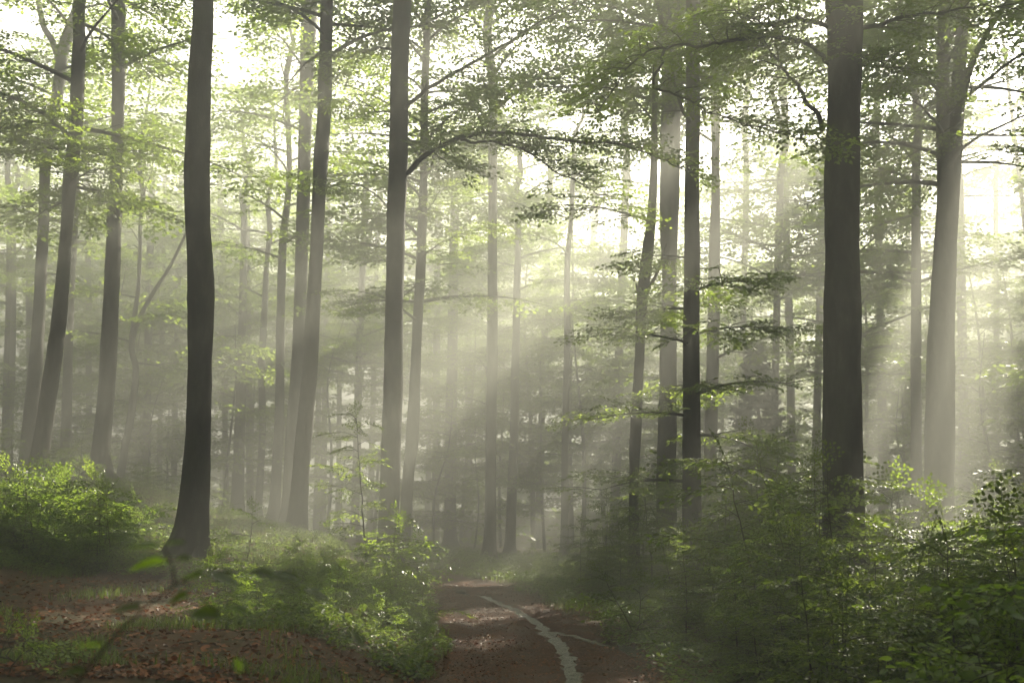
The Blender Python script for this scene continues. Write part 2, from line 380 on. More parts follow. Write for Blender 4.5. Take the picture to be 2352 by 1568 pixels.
# ------------------------------------------------------------------ trees
def grow(rng, axis, z0, z1, n, reach, dist, mb, up=0.45, carve=True, droop=0.10, dens=1.0, lod_bias=0, lush=2.5, az0=None, az_w=None):
    """limbs off a trunk axis into mb; returns the sprays. axis(z) -> (xyz, radius)"""
    out = []
    ga = rng.uniform(0, 6.28)
    n = int(n * lush)
    for i in range(n):
        f = (i + rng.uniform(.1, .9)) / n
        z = z0 + (z1 - z0) * f; c, r = axis(z); c = np.array(c)
        ga += 2.4 + rng.normal(0, .3)
        a = ga if az0 is None else az0 + rng.uniform(-az_w, az_w)
        L = reach * (1.0 - 0.62 * f ** 1.6) * rng.uniform(.65, 1.1)
        el = up * (0.55 + 0.9 * f) + rng.normal(0, .12)
        pts = [c]; p = c.copy(); m = max(5, int(L / .55)); st = L / m
        for k in range(m):
            u = k / m
            e = el * (1 - .8 * u) - droop * u * 2.2; a += rng.normal(0, .13)
            p = p + st * np.array([math.cos(a) * math.cos(e), math.sin(a) * math.cos(e), math.sin(e)]); pts.append(p)
        pts = np.array(pts); r0 = min(max(r * .42, .018), .012 + .012 * L); had = kept = 0
        side = 1
        for k in range(1, m + 1):
            u = k / m; q = pts[k]; dd = pts[k] - pts[k - 1]; ab = math.atan2(dd[1], dd[0])
            for rep in range(1 if rng.rand() < .35 else 2):
                side = -side; b = ab + side * rng.uniform(.6, 1.15); l2 = (0.75 + L * .30 * (1 - u * .6)) * rng.uniform(.6, 1.15)
                nn = max(1, int(round(l2 / .34 * dens))); e2 = rng.uniform(-.12, .28)
                d2 = np.array([math.cos(b) * math.cos(e2), math.sin(b) * math.cos(e2), math.sin(e2)])
                end = q + d2 * l2 + np.array([0, 0, -.06 * l2 * l2])
                P2 = np.array([q, q + d2 * l2 * .5, end])
                had += 1
                if not carve or not lit_gap(q + d2 * l2 * .6):
                    kept += 1
                    if dist < 50: tube(mb, P2, [.35 * r0 * (1 - .6 * u) + .004, .007, .003], 4)
                    for j in range(nn):
                        t = (j + .35) / nn; pos = q + (end - q) * t
                        if carve and lit_gap(pos + d2 * .3): continue
                        s2 = 1 if j % 2 else -1; bb = b + s2 * rng.uniform(.35, .9) * (1 if j < nn - 1 else .3)
                        dr = np.array([math.cos(bb), math.sin(bb), rng.uniform(-.22, .12)])
                        dc = np.linalg.norm(pos - CAM)
                        el_ = math.atan2(pos[2] - CAM[2], math.hypot(pos[0], pos[1])) if pos[1] > 0 else 1.0
                        lod = 1 if dc < 30 else 2
                        if el_ > R(35) or dc > 62: lod = 3
                        lod = min(3, lod + lod_bias)
                        out.append((pos, dr, {1: .75, 2: .85, 3: .95}[lod] * rng.uniform(.75, 1.2), lod))
        if kept > .45 * had: tube(mb, pts, np.linspace(r0, .006, len(pts)), 5 if dist < 45 else 4)
    return out

def trunk_axis(rng, pix, d, height):
    """pix: (px, py, width px) from low to high in the picture -> centre line and radii, ground to top"""
    pts = []
    for px, py, wd in sorted(pix, key=lambda q: -q[1]):
        p = at(px, py, d); pts.append((*p, wd / 2 * optical(p) / FPX))
    pts = np.array(pts)
    b, b2 = pts[0], pts[1]
    g = float(gz(b[0], b[1]))
    if b[2] > g + .4:                                         # carry on down to the ground
        s = (b[:3] - b2[:3]) / max(b[2] - b2[2], -1e9) if abs(b[2] - b2[2]) > 1e-6 else np.zeros(3)
        s = (b[:3] - b2[:3]) / abs(b[2] - b2[2]); h = b[2] - g
        q = b[:3] + s * h; q[2] = float(gz(q[0], q[1]))
        pts = np.vstack([np.append(q, b[3] * 1.05), pts])
    else:
        pts[0, 2] = min(pts[0, 2], g)
    low = pts[0].copy(); low[2] -= .3
    pts = np.vstack([low, pts])
    t = pts[-1].copy(); s = (pts[-1, :3] - pts[-3, :3]); s = s / s[2]
    zt = t[2]; top = pts[0, 2] + height
    for k in range(1, 6):
        f = k / 5; q = t.copy(); q[:3] = t[:3] + s * (top - zt) * f * (1 - .35 * f); q[2] = zt + (top - zt) * f
        q[:2] += rng.normal(0, .10 + .12 * f, 2); q[3] = t[3] * (1 - f) ** .8 + .03
        pts = np.vstack([pts, q])
    return pts
def build_trunk(rng, pts, near, root, flare=0.55):
    n = int(26 + (pts[-1, 2] - pts[0, 2]) * (4 if near else 2))
    q = smooth_poly(pts, n); g = pts[1, 2]
    rad = np.maximum(q[:, 3], .02); h = q[:, 2] - g
    rad = rad * (1 + flare * np.exp(-np.maximum(h, 0) / .32) + .12 * np.exp(-np.maximum(h, 0) / 1.5))
    sides = 28 if near else 12
    ph = rng.uniform(0, 6.28, 3); k5 = rng.randint(4, 7)
    def lobes(n_, th):
        hh = np.maximum(h, 0)[:, None]
        l = 1 + np.exp(-hh / .35) * .42 * np.cos(k5 * th[None] + ph[0]) + .035 * np.cos(2 * th[None] + ph[1] + hh * .5) + .02 * np.cos(3 * th[None] + hh * 1.7 + ph[2])
        return l
    jit = np.cumsum(rng.normal(0, .004 if near else .006, (n, 2)), 0); jit -= np.linspace(0, 1, n)[:, None] * jit[-1]
    q[:, :2] += jit * .6
    rad = rad * (1 + .02 * np.convolve(rng.normal(0, 1, n + 4), np.ones(5) / 2.2, 'valid'))
    mb = MB(); tube(mb, q[:, :3] - root, rad, sides, 0, .012 if near else .0, rng, lobes)
    def axis(z):
        i = np.argmin(np.abs(q[:, 2] - z)); return q[i, :3].copy(), rad[i]
    return mb, axis
def spray_along(rng, pts, lod, every, size, spread=.9, start=.15, sub=(.5, 1.3)):
    """leafy side twigs along an explicit limb line; returns sprays and twig lines"""
    P = np.asarray(pts)[:, :3]; seg = np.linalg.norm(np.diff(P, axis=0), axis=1); s = np.concatenate([[0], np.cumsum(seg)])
    out, lines = [], []; u = s[-1] * start; side = 1
    while u < s[-1]:
        q = np.array([np.interp(u, s, P[:, k]) for k in range(3)]); q2 = np.array([np.interp(min(u + .1, s[-1]), s, P[:, k]) for k in range(3)])
        q1 = np.array([np.interp(u - .1, s, P[:, k]) for k in range(3)]); dd = q2 - q1; ab = math.atan2(dd[1], dd[0])
        side = -side; b = ab + side * rng.uniform(.5, 1.1) * spread; l2 = rng.uniform(*sub) * (1 - .4 * u / s[-1])
        e2 = rng.uniform(-.25, .25); d2 = np.array([math.cos(b) * math.cos(e2), math.sin(b) * math.cos(e2), math.sin(e2)])
        end = q + d2 * l2 + np.array([0, 0, -.1 * l2 * l2]); lines.append(np.array([q, (q + end) / 2 + [0, 0, .03], end]))
        nn = max(2, int(l2 / .28))
        for j in range(nn):
            t = (j + .5) / nn; s2 = 1 if j % 2 else -1; bb = b + s2 * rng.uniform(.3, .9) * (1 if j < nn - 1 else .2)
            out.append((q + (end - q) * t, np.array([math.cos(bb), math.sin(bb), rng.uniform(-.3, .1)]), size * rng.uniform(.7, 1.2), lod))
        u += every * rng.uniform(.6, 1.4)
    dd = P[-1] - P[-2]; out.append((P[-1], dd / np.linalg.norm(dd), size, lod))
    return out, lines
def add_limb(rng, root_obj, origin, pix, r0, lod=1, every=.2, size=.72, start=.15, sub=(.5, 1.3), tone=.5):
    """pix: (px, py, d) along the limb"""
    P = smooth_poly(np.array([at(*p) for p in pix]), 10 + 4 * len(pix))
    n = len(P); jk = np.cumsum(rng.normal(0, .022, (n, 3)), 0); P = P + (jk - np.linspace(0, 1, n)[:, None] * jk[-1]) * np.array([1, 1, .8])
    mb = MB(); tube(mb, P - origin, r0 * np.linspace(1, .12, n) ** .9, 8)
    sp_, ln = spray_along(rng, P, lod, every, size, start=start, sub=sub)
    for l in ln: tube(mb, l - origin, [r0 * .22 + .004, .008, .003], 4)
    limb = mb.build('limb', [M_BARK], root_obj)
    fb = MB(); expand(fb, [(p - origin, d, L, k) for p, d, L, k in sp_], rng, tone0=tone)
    fb.build('foliage', [M_TWIG, M_LEAF], limb)
    return limb

TREES = dict(
 A=dict(d=17, h=27, w=[(425, 1310, 66), (440, 1200, 66), (449, 1100, 62), (455, 1000, 57), (458, 900, 57), (462, 700, 56), (463, 630, 58), (457, 500, 55), (454, 400, 56), (457, 300, 53), (459, 200, 51), (467, 100, 47), (471, 0, 45)],
   crown=(15.0, 8, 4.5), label='tall almost black beech trunk with a swelling halfway up, left of the path'),
 B=dict(lush=1.1, d=25, h=26, w=[(92, 1030, 35), (124, 800, 33), (143, 612, 29), (152, 510, 27), (160, 400, 31), (172, 300, 31), (177, 200, 30), (181, 100, 27), (183, 0, 25)],
   crown=(7.6, 20, 4.6), low=(7.2, 9.5, 5), label='dark leaning beech trunk rising out of the sunlit thicket'),
 C=dict(lush=1.1, d=33, h=26, w=[(66, 1010, 34), (84, 800, 30), (101, 510, 23), (108, 357, 23), (135, 204, 26), (149, 110, 27)],
   crown=(13, 16, 4.6), label='paler forked beech just behind the dark leaning trunk'),
 D=dict(lush=1.1, d=29, h=28, w=[(230, 1050, 35), (250, 800, 36), (262, 510, 32), (267, 377, 27), (272, 214, 27), (271, 100, 30), (271, 0, 31)],
   crown=(12.5, 18, 5), label='grey straight beech standing between the leaning trunk and the black trunk'),
 E=dict(lush=1.1, d=37, h=20, w=[(152, 1050, 25), (158, 800, 20), (172, 500, 16), (176, 380, 12)], crown=(9, 16, 4.2), label='slim hazy beech trunk half hidden behind the dark leaning one'),
 F=dict(lush=1.1, d=45, h=20, w=[(12, 960, 15), (14, 800, 12), (20, 600, 12), (20, 450, 11)], crown=(10, 16, 4.4), label='outermost of two thin misty trunks at the left edge'),
 F2=dict(lush=1.1, d=48, h=20, w=[(22, 960, 18), (28, 800, 16), (30, 600, 14), (32, 450, 12)], crown=(10, 16, 4.4), label='inner one of two thin misty trunks at the left edge'),
 G=dict(lush=1.1, d=38, h=17, w=[(285, 1040, 16), (303, 940, 16), (312, 850, 14), (302, 790, 13), (318, 650, 10), (322, 520, 9)], crown=(5, 16, 3.6), label='small crooked beech with a long slanting limb reaching to the black trunk'),
 H=dict(lush=1.1, d=45, h=20, w=[(545, 1150, 28), (552, 900, 22), (558, 650, 17), (561, 500, 15)], crown=(9, 18, 4.6), label='misty trunk first to the right of the black trunk'),
 I=dict(lush=1.1, d=43, h=19, w=[(592, 1180, 16), (602, 1000, 16), (600, 850, 15), (605, 750, 15), (614, 600, 12)], crown=(9, 15, 4.2), label='thin wavering misty trunk, second to the right of the black trunk'),
 J=dict(lush=1.1, d=38, h=21, w=[(628, 1200, 24), (640, 1000, 22), (645, 800, 20), (650, 560, 18), (664, 400, 14), (658, 200, 12)], crown=(10, 18, 4.6), label='hazy trunk with a kinked upper stem left of the pair of grey trunks'),
 K=dict(lush=1.1, d=34, h=28, w=[(660, 1230, 32), (671, 1000, 29), (686, 800, 27), (698, 500, 30), (704, 250, 32), (712, 0, 38)], crown=(13, 18, 5), label='pale hazy beech close behind the leaning grey one'),
 L=dict(d=28, h=27, w=[(678, 1262, 48), (680, 1220, 44), (690, 1100, 37), (698, 1000, 36), (715, 800, 34), (731, 510, 31), (737, 377, 34), (746, 240, 31), (752, 0, 28)], crown=(13.5, 14, 4.6), label='leaning grey beech with a sunlit right edge and flared foot'),
 M=dict(d=25, h=28, w=[(890, 1310, 56), (895, 1200, 46), (902, 1000, 45), (907, 800, 43), (912, 510, 42), (917, 388, 44), (919, 200, 40), (925, 0, 40)], crown=(16, 14, 5), label='dark beech beside the path with long limbs arching to the right'),
 N=dict(d=31, h=25, w=[(930, 1210, 27), (939, 1080, 26), (948, 1000, 30), (957, 800, 24), (964, 663, 23), (972, 500, 21), (974, 388, 17), (977, 204, 18), (986, 0, 16)], crown=(7.5, 26, 4.4), label='slimmer curved beech right behind the dark limbed one'),
 O=dict(d=47, h=21, w=[(1034, 1260, 28), (1036, 1000, 26), (1041, 700, 22), (1046, 450, 20)], crown=(12, 16, 4.8), label='broad faint trunk in the sunbeams behind the bend of the path'),
 P=dict(d=34, h=27, w=[(1125, 1300, 31), (1127, 1200, 27), (1131, 900, 23), (1132, 800, 23), (1133, 450, 20), (1133, 200, 22)], crown=(13, 22, 5.2), label='straight pale trunk at the far end of the path'),
 Q=dict(lush=1.2, d=42, h=20, w=[(1170, 1280, 24), (1180, 1000, 20), (1184, 800, 18), (1190, 510, 15)], crown=(10, 16, 4.4), label='misty trunk just right of the straight pale one'),
 R_=dict(lush=1.2, d=38, h=19, w=[(1296, 1260, 17), (1299, 1000, 16), (1303, 800, 16), (1303, 620, 14), (1312, 500, 10)], crown=(9, 15, 4.2), label='thin misty trunk standing alone in the glow right of the path end'),
 S=dict(lush=1.2, d=25, h=19, w=[(1457, 1390, 26), (1456, 1200, 23), (1457, 1100, 22), (1460, 1000, 26), (1471, 800, 22), (1475, 690, 24), (1484, 612, 26), (1496, 510, 20), (1502, 400, 17), (1505, 250, 13)], crown=(9.5, 9, 2.6), label='slender bent beech with a broken stub, right of the path'),
 T=dict(d=29, h=28, w=[(1530, 1290, 46), (1531, 1000, 42), (1534, 800, 37), (1536, 620, 34), (1537, 460, 45), (1541, 200, 46), (1541, 0, 47)], crown=(13, 18, 5.6), label='broad hazy trunk between the bent beech and the darker slim trunk'),
 U=dict(lush=1.2, d=22, h=25, w=[(1592, 1400, 40), (1589, 1100, 41), (1588, 800, 37), (1589, 612, 36), (1590, 400, 34), (1592, 200, 32), (1592, 0, 31)], crown=(10.5, 12, 3.6), low=(2.6, 8.0, 9), label='darker slim trunk with layered leafy sprays at mid height'),
 V=dict(lush=1.2, d=33, h=25, w=[(1628, 1200, 30), (1631, 1050, 28), (1637, 800, 28), (1641, 560, 27), (1643, 410, 20), (1642, 0, 25)], crown=(5.5, 20, 4.4), label='grey trunk close behind the darker slim one on its right'),
 W=dict(d=15, h=28, w=[(1938, 1290, 86), (1936, 1150, 84), (1933, 800, 82), (1932, 600, 80), (1932, 408, 80), (1937, 153, 77), (1937, 0, 84)], crown=(12.5, 17, 6.0), label='thickest trunk, straight and dark, rising from the right thicket'),
 X=dict(d=26, h=25, w=[(2155, 1150, 68), (2157, 1100, 65), (2160, 800, 61), (2172, 510, 47), (2174, 430, 42), (2165, 330, 30), (2163, 245, 27), (2166, 50, 25)], crown=(10.5, 20, 5.4), label='pale forked beech glowing in the sunbeams at the right'),
)
rng0 = np.random.RandomState(3)
OBJ = {}
for ti, (key, T) in enumerate(TREES.items()):
    rng = np.random.RandomState(100 + ti)
    pts = trunk_axis(rng, T['w'], T['d'], T['h'])
    root = np.array([pts[1, 0], pts[1, 1], pts[1, 2]])
    t = empty('beech_tree', root); tag(t, T['label'], 'tree', 'beech trees of the forest'); OBJ[key] = (t, root)
    mbt, axis = build_trunk(rng, pts, T['d'] < 30, root, 1.25 if T['d'] < 30 else .6)
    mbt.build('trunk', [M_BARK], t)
    T['axis'] = axis
    mb = MB(); z0, n, reach = T['crown']
    sp_ = grow(rng, axis, root[2] + z0, root[2] + T['h'] * .97, n, reach, T['d'], mb, lush=T.get('lush', 2.5))
    if 'low' in T:
        a, b, k = T['low']; sp_ += grow(rng, axis, root[2] + a, root[2] + b, k, 3.0, T['d'], mb, up=.15, droop=.14, lush=1.4)
    for i in range(len(mb.V)): mb.V[i] = mb.V[i] - root
    expand(mb, [(p - root, d, L, k) for p, d, L, k in sp_], rng)
    mb.build('crown', [M_BARK, M_LEAF], t)
def fork(key, pix, r0, r1, d):
    t, root = OBJ[key]; P = smooth_poly(np.array([at(px, py, d) for px, py in pix]), 8 * len(pix))
    mb = MB(); tube(mb, P - root, np.linspace(r0, r1, len(P)), 12); return mb.build('forked_stem', [M_BARK], t)
fork('C', [(140, 150), (120, 95), (100, 60), (85, -10), (60, -120)], .12, .07, 33)
fork('X', [(2176, 560), (2186, 420), (2198, 260), (2204, 160), (2212, 30), (2225, -140)], .24, .13, 26)
fork('X', [(2190, 420), (2196, 330), (2213, 215), (2235, 140), (2268, 75), (2330, -20)], .13, .06, 26)
fork('S', [(1476, 690), (1492, 660), (1512, 620), (1530, 560)], .06, .02, 25)
fork('S', [(1470, 690), (1464, 665), (1461, 650)], .05, .02, 25)
fork('G', [(302, 790), (318, 735), (352, 672), (390, 612), (428, 535)], .10, .05, 38)
rl = np.random.RandomState(77)
tM, rM = OBJ['M']; tW, rW = OBJ['W']; tN, rN = OBJ['N']; tB, rB = OBJ['B']
add_limb(rl, tM, rM, [(928, 400, 25), (950, 380, 24.8), (1000, 340, 24.4), (1090, 308, 23.8), (1165, 300, 23.4), (1280, 318, 22.8), (1400, 330, 22.2), (1480, 352, 21.8), (1580, 395, 21.4)], .075, start=.12)
add_limb(rl, tM, rM, [(1060, 318, 24.0), (1150, 325, 23.2), (1220, 345, 22.6), (1290, 388, 22.2), (1360, 430, 21.8), (1420, 495, 21.5)], .04)
add_limb(rl, tM, rM, [(925, 262, 25), (960, 225, 24.6), (1040, 175, 24), (1120, 130, 23.4), (1200, 80, 22.8), (1300, 20, 22), (1400, -40, 21.4)], .06)
add_limb(rl, tM, rM, [(925, 330, 25), (965, 332, 24.6), (985, 350, 24.4), (1020, 375, 24), (1070, 395, 23.6)], .025, sub=(.3, .8))
add_limb(rl, tM, rM, [(925, 130, 25), (880, 110, 25.4), (830, 120, 26), (770, 150, 26.5)], .04)
add_limb(rl, tM, rM, [(905, 260, 25), (870, 255, 25.4), (830, 235, 26), (800, 225, 26.4)], .03, sub=(.4, .9))
add_limb(rl, tN, rN, [(960, 600, 31), (1000, 565, 30.6), (1050, 540, 30.2), (1100, 528, 30), (1140, 525, 29.8)], .03, sub=(.4, .9), tone=.7)
add_limb(rl, tN, rN, [(965, 520, 31), (985, 470, 30.6), (1015, 430, 30.2), (1060, 420, 30)], .03, sub=(.4, .9), tone=.65)
add_limb(rl, tW, rW, [(1898, 300, 15), (1880, 262, 14.9), (1835, 205, 14.7), (1790, 155, 14.5), (1752, 105, 14.3), (1720, 40, 14.1)], .042, size=.58, every=.15, sub=(.4, 1.0))
add_limb(rl, tW, rW, [(1905, 150, 15), (1860, 112, 14.7), (1780, 95, 14.3), (1700, 100, 14), (1610, 116, 13.7), (1530, 110, 13.5), (1470, 132, 13.3), (1420, 185, 13.2), (1370, 262, 13.1)], .038, size=.55, start=.08, every=.15, sub=(.35, .8))
add_limb(rl, tW, rW, [(1530, 110, 13.5), (1500, 190, 13.4), (1580, 220, 13.3), (1640, 250, 13.3), (1740, 280, 13.2), (1830, 310, 13.1), (1880, 330, 13.1)], .02, size=.5, every=.15, sub=(.3, .6))
add_limb(rl, tW, rW, [(1960, 70, 15), (2020, 62, 14.6), (2100, 40, 14.2), (2200, 20, 13.8), (2320, 10, 13.4)], .04, size=.6, start=.05, every=.13, sub=(.4, 1.0))
add_limb(rl, tW, rW, [(1910, 60, 15), (1840, 40, 14.4), (1760, 50, 13.8), (1680, 20, 13.2)], .04, size=.6, start=.05, every=.13, sub=(.4, 1.0))
add_limb(rl, tW, rW, [(1970, 130, 15), (1995, 130, 14.6), (2040, 160, 14.2), (2060, 170, 14)], .02, size=.5, every=.15, sub=(.3, .5))
add_limb(rl, tB, rB, [(168, 330, 25), (130, 285, 24.6), (70, 275, 24.2), (10, 290, 23.8), (-60, 310, 23.4)], .03, sub=(.4, 1.0))
add_limb(rl, tB, rB, [(172, 250, 25), (120, 225, 24.6), (60, 215, 24.2), (0, 230, 23.8)], .03, sub=(.4, .9))
add_limb(rl, tB, rB, [(168, 340, 25), (110, 345, 24.6), (50, 350, 24.2), (0, 365, 23.8)], .03, sub=(.4, .9))
add_limb(rl, tB, rB, [(175, 330, 25), (200, 340, 24.6), (225, 365, 24.2), (245, 385, 24)], .02, sub=(.3, .7))

# trees farther back, each told apart by its neighbours
FAR = [(365, 60, 'between the crooked beech and the black trunk, nearer the crooked one'), (398, 56, 'between the crooked beech and the black trunk, nearer the black one'),
 (520, 58, 'hard against the right side of the black trunk'), (575, 52, 'between the first and second misty trunks right of the black one'),
 (742, 56, 'just right of the leaning grey beech'), (775, 62, 'in the gap right of the leaning grey beech, second along'), (815, 46, 'midway between the leaning grey beech and the dark limbed beech'),
 (850, 60, 'left of the dark limbed beech, close to it'), (1000, 55, 'between the slim curved beech and the broad faint trunk'), (1078, 58, 'between the broad faint trunk and the straight pale trunk'),
 (1240, 52, 'between the straight pale trunk and the lone thin one'), (1345, 60, 'first right of the lone thin trunk in the glow'), (1412, 45, 'left of the slender bent beech'),
 (1700, 46, 'left of the spruce in the mist'), (1820, 43, 'between the spruce and the thickest trunk'), (2030, 46, 'right of the thickest trunk, leaning'), (2085, 58, 'midway between the thickest trunk and the pale forked beech'),
 (2216, 43, 'just right of the pale forked beech'), (2290, 52, 'near the right edge of the picture'), (70, 58, 'behind the two thin misty trunks at the left edge'), (205, 56, 'between the leaning trunk and the grey straight beech'),
 (335, 50, 'just right of the crooked beech'), (1965, 37, 'at the right flank of the thickest trunk, half hidden'), (2105, 33, 'left of the pale forked beech, close to it'), (1870, 43, 'at the left flank of the thickest trunk, half hidden'), (1775, 38, 'behind the spruce')]
TALL = (1412, 1700, 1820, 2030, 2216)      # clear boles, high crowns shaped to keep sun off the near air
for k, (px, d, where) in enumerate(FAR):
    rng = np.random.RandomState(400 + k)
    lean = rng.uniform(-18, 30); wd = rng.uniform(.26, .42) * FPX / d
    pts = trunk_axis(rng, [(px, 1190, wd * 1.1), (px + lean * .4, 800, wd * .95), (px + lean, 400, wd * .85)], d, rng.uniform(31, 33.5) if px in TALL else rng.uniform(17, 22.5))
    root = pts[1, :3].copy()
    t = empty('beech_tree', root); tag(t, 'faint misty trunk ' + where, 'tree', 'beech trees of the forest')
    mbt, axis = build_trunk(rng, pts, False, root); mbt.build('trunk', [M_BARK], t)
    mb = MB(); sp_ = (grow(rng, axis, root[2] + 15.5, pts[-1, 2] - .4, 22, 5.0, d, mb, lush=1.5) if px in TALL else
           grow(rng, axis, root[2] + rng.uniform(6, 11), pts[-1, 2] - .6, 18 if d < 48 else 10, 5.2 if d < 48 else 3.6, d, mb))
    for i in range(len(mb.V)): mb.V[i] = mb.V[i] - root
    expand(mb, [(p - root, dd, L, q) for p, dd, L, q in sp_], rng); mb.build('crown', [M_BARK, M_LEAF], t)

# the wood all round and beyond, one mass: trunks and crowns merging in the mist
rng = np.random.RandomState(900); mb = MB(); sp_ = []; placed = []
tries = 0
while len(placed) < 165 and tries < 6000:
    tries += 1
    x, y = rng.uniform(-62, 98), rng.uniform(-22, 122)
    if -.56 * y - 3 < x < .56 * y + 3 and y < 60 and y > -4: continue          # the part in view up to there is built tree by tree
    if math.hypot(x, y) < 6 or any(math.hypot(x - a, y - b) < 5.0 for a, b in placed): continue
    if x < -.6 * y - 30 and y < 40: continue
    if y > 50 and x > -25 and rng.rand() < .12: continue
    placed.append((x, y))
tall = []  # out-of-view tall trees, added to block the sun from the foreground haze
for x, y in ((28, 44), (33, 42), (25, 39), (30, 36), (26, 48), (17.5, 28), (21.5, 34), (12.5, 19.5)):
    tall.append((x, y))
back = []  # unseen low-crowned trees added round the camera to cut sky light
tries = 0
while len(back) < 60 and tries < 4000:
    tries += 1; x, y = rng.uniform(-42, 34), rng.uniform(-26, 26)
    if -.56 * y - 6.5 < x < .56 * y + 6.5 and y > -5: continue
    if abs(x - .4) < 2.5 or any(math.hypot(x - a, y - b) < 3.6 for a, b in back + placed): continue
    back.append((x, y))
placed += back + tall
for x, y in placed:
    h = rng.uniform(31, 33.5) if (x, y) in tall else rng.uniform(24, 30) if (y > 62 and -.56 * y - 4 < x < 0) or (y > 82 and x < .56 * y + 4) else rng.uniform(13, 20.5) if y > 52 and x > -30 else rng.uniform(20, 26); g = float(gz(x, y)); r = rng.uniform(.13, .24); lx, ly = rng.normal(0, .5, 2)
    P = np.array([[x, y, g - .3], [x + lx * .4, y + ly * .4, g + h * .4], [x + lx, y + ly, g + h]])
    Q = smooth_poly(P, 12); tube(mb, Q, np.linspace(r * 1.15, .05, 12), 7)
    def axis(z): i = np.argmin(np.abs(Q[:, 2] - z)); return Q[i].copy(), r * .6
    sp_ += grow(rng, axis, g + (13 if y < 35 else 20), g + h - .3, 22 if y < 35 else 14, 5.0, 70, mb, lod_bias=2, lush=2.0) if (x, y) in tall else grow(rng, axis, g + (rng.uniform(2.5, 5) if (x, y) in back else rng.uniform(.35, .5) * h), g + h, 15 if y < 52 else 14, 5.4 if y < 52 else 4.8, 70, mb, lod_bias=2)
    pxx = PW / 2 + FPX * x / max(y, 1)
    if y > 58 and -300 < pxx < 2600: sp_ += grow(rng, axis, g + .3, g + 6, 2 if 500 < pxx < 850 else 6, 4.5, 70, mb, up=.3, lod_bias=2)
for k in range(2600):                                             # brushwood on the ground between the far trunks
    y = rng.uniform(44, 84); x = y * rng.uniform(-.62, .62); 
    if 500 < PW / 2 + FPX * x / y < 860 and rng.rand() < .7: continue
    a = rng.uniform(0, 6.28); sp_.append((np.array([x, y, float(gz(x, y)) + 2.2 * rng.rand() ** 1.5]), np.array([math.cos(a), math.sin(a), rng.uniform(-.1, .5)]), rng.uniform(.6, 1.1), 3))
expand(mb, [q for q in sp_ if not (q[0][1] > 0 and abs(q[0][0]) < .62 * q[0][1] + .5 and q[0][1] < 34)], rng, twigs=False)
tag(mb.build('distant_wood', [M_BARK, M_LEAF]), kind='stuff')

# slim young beeches of the lower storey, crowned down to head height
YH = (6.0, 7.5, 9.5, 12.0, 16.0)
YPOS = [(40, 44, 0), (130, 46, 1), (215, 42, 2), (300, 48, 3), (350, 43, 0), (410, 52, 2), (520, 40, 1), (590, 52, 3), (660, 54, 1), (760, 44, 2), (800, 52, 1), (865, 48, 3), (950, 44, 1), (1000, 40, 0), (1060, 52, 3), (1090, 44, 0),
        (1150, 50, 2), (1250, 46, 2), (1335, 42, 3), (1400, 48, 2), (1500, 46, 3), (1610, 44, 2), (1700, 50, 3), (1790, 42, 0), (1880, 52, 3), (2060, 44, 2), (2110, 38, 0), (2240, 34, 1), (2270, 46, 3), (2330, 38, 2), (2390, 30, 1), (1130, 46, 4), (1225, 50, 4), (1310, 45, 4), (1390, 50, 4), (1475, 43, 4), (1530, 50, 4), (1985, 45, 4), (2070, 50, 4), (2165, 47, 4), (2260, 42, 4), (2345, 46, 4), (1740, 52, 4), (1650, 50, 4), (660, 50, 4), (480, 52, 4)]
for k, (px, d, i) in enumerate(YPOS):
    ru = np.random.RandomState(5500 + k); x = (px - PW / 2) * d / FPX; root = np.array([x, d, float(gz(x, d))]); h = YH[i] * ru.uniform(.8, 1.15)
    t = empty('young_beech_tree', root); mb = MB(); bend = ru.normal(0, .25, (4, 2)); zz = np.array([-.2, h * .35, h * .7, h])
    Q = smooth_poly(np.column_stack([np.cumsum(bend, 0), zz]), 24); Q[:, :2] -= Q[0, :2]; rad = np.linspace(.012 * h * .75, .012, 24)
    tube(mb, Q, rad, 9); mb.build('trunk', [M_BARK], t)
    def axis(z): j = np.argmin(np.abs(Q[:, 2] + root[2] - z)); return Q[j] + root, rad[j]
    cb = MB(); sp_ = grow(ru, axis, root[2] + h * .18, root[2] + h * .97, int(h * 1.1), 2.9, 40, cb, up=.4, lush=1.6)
    for j in range(len(cb.V)): cb.V[j] = cb.V[j] - root
    expand(cb, [(p - root, dd, L * 1.1, max(q, 2)) for p, dd, L, q in sp_], ru); cb.build('crown', [M_BARK, M_LEAF], t)
    tag(t, 'slim young beech merging into the hazy green lower storey', 'tree', 'young beeches of the lower storey')

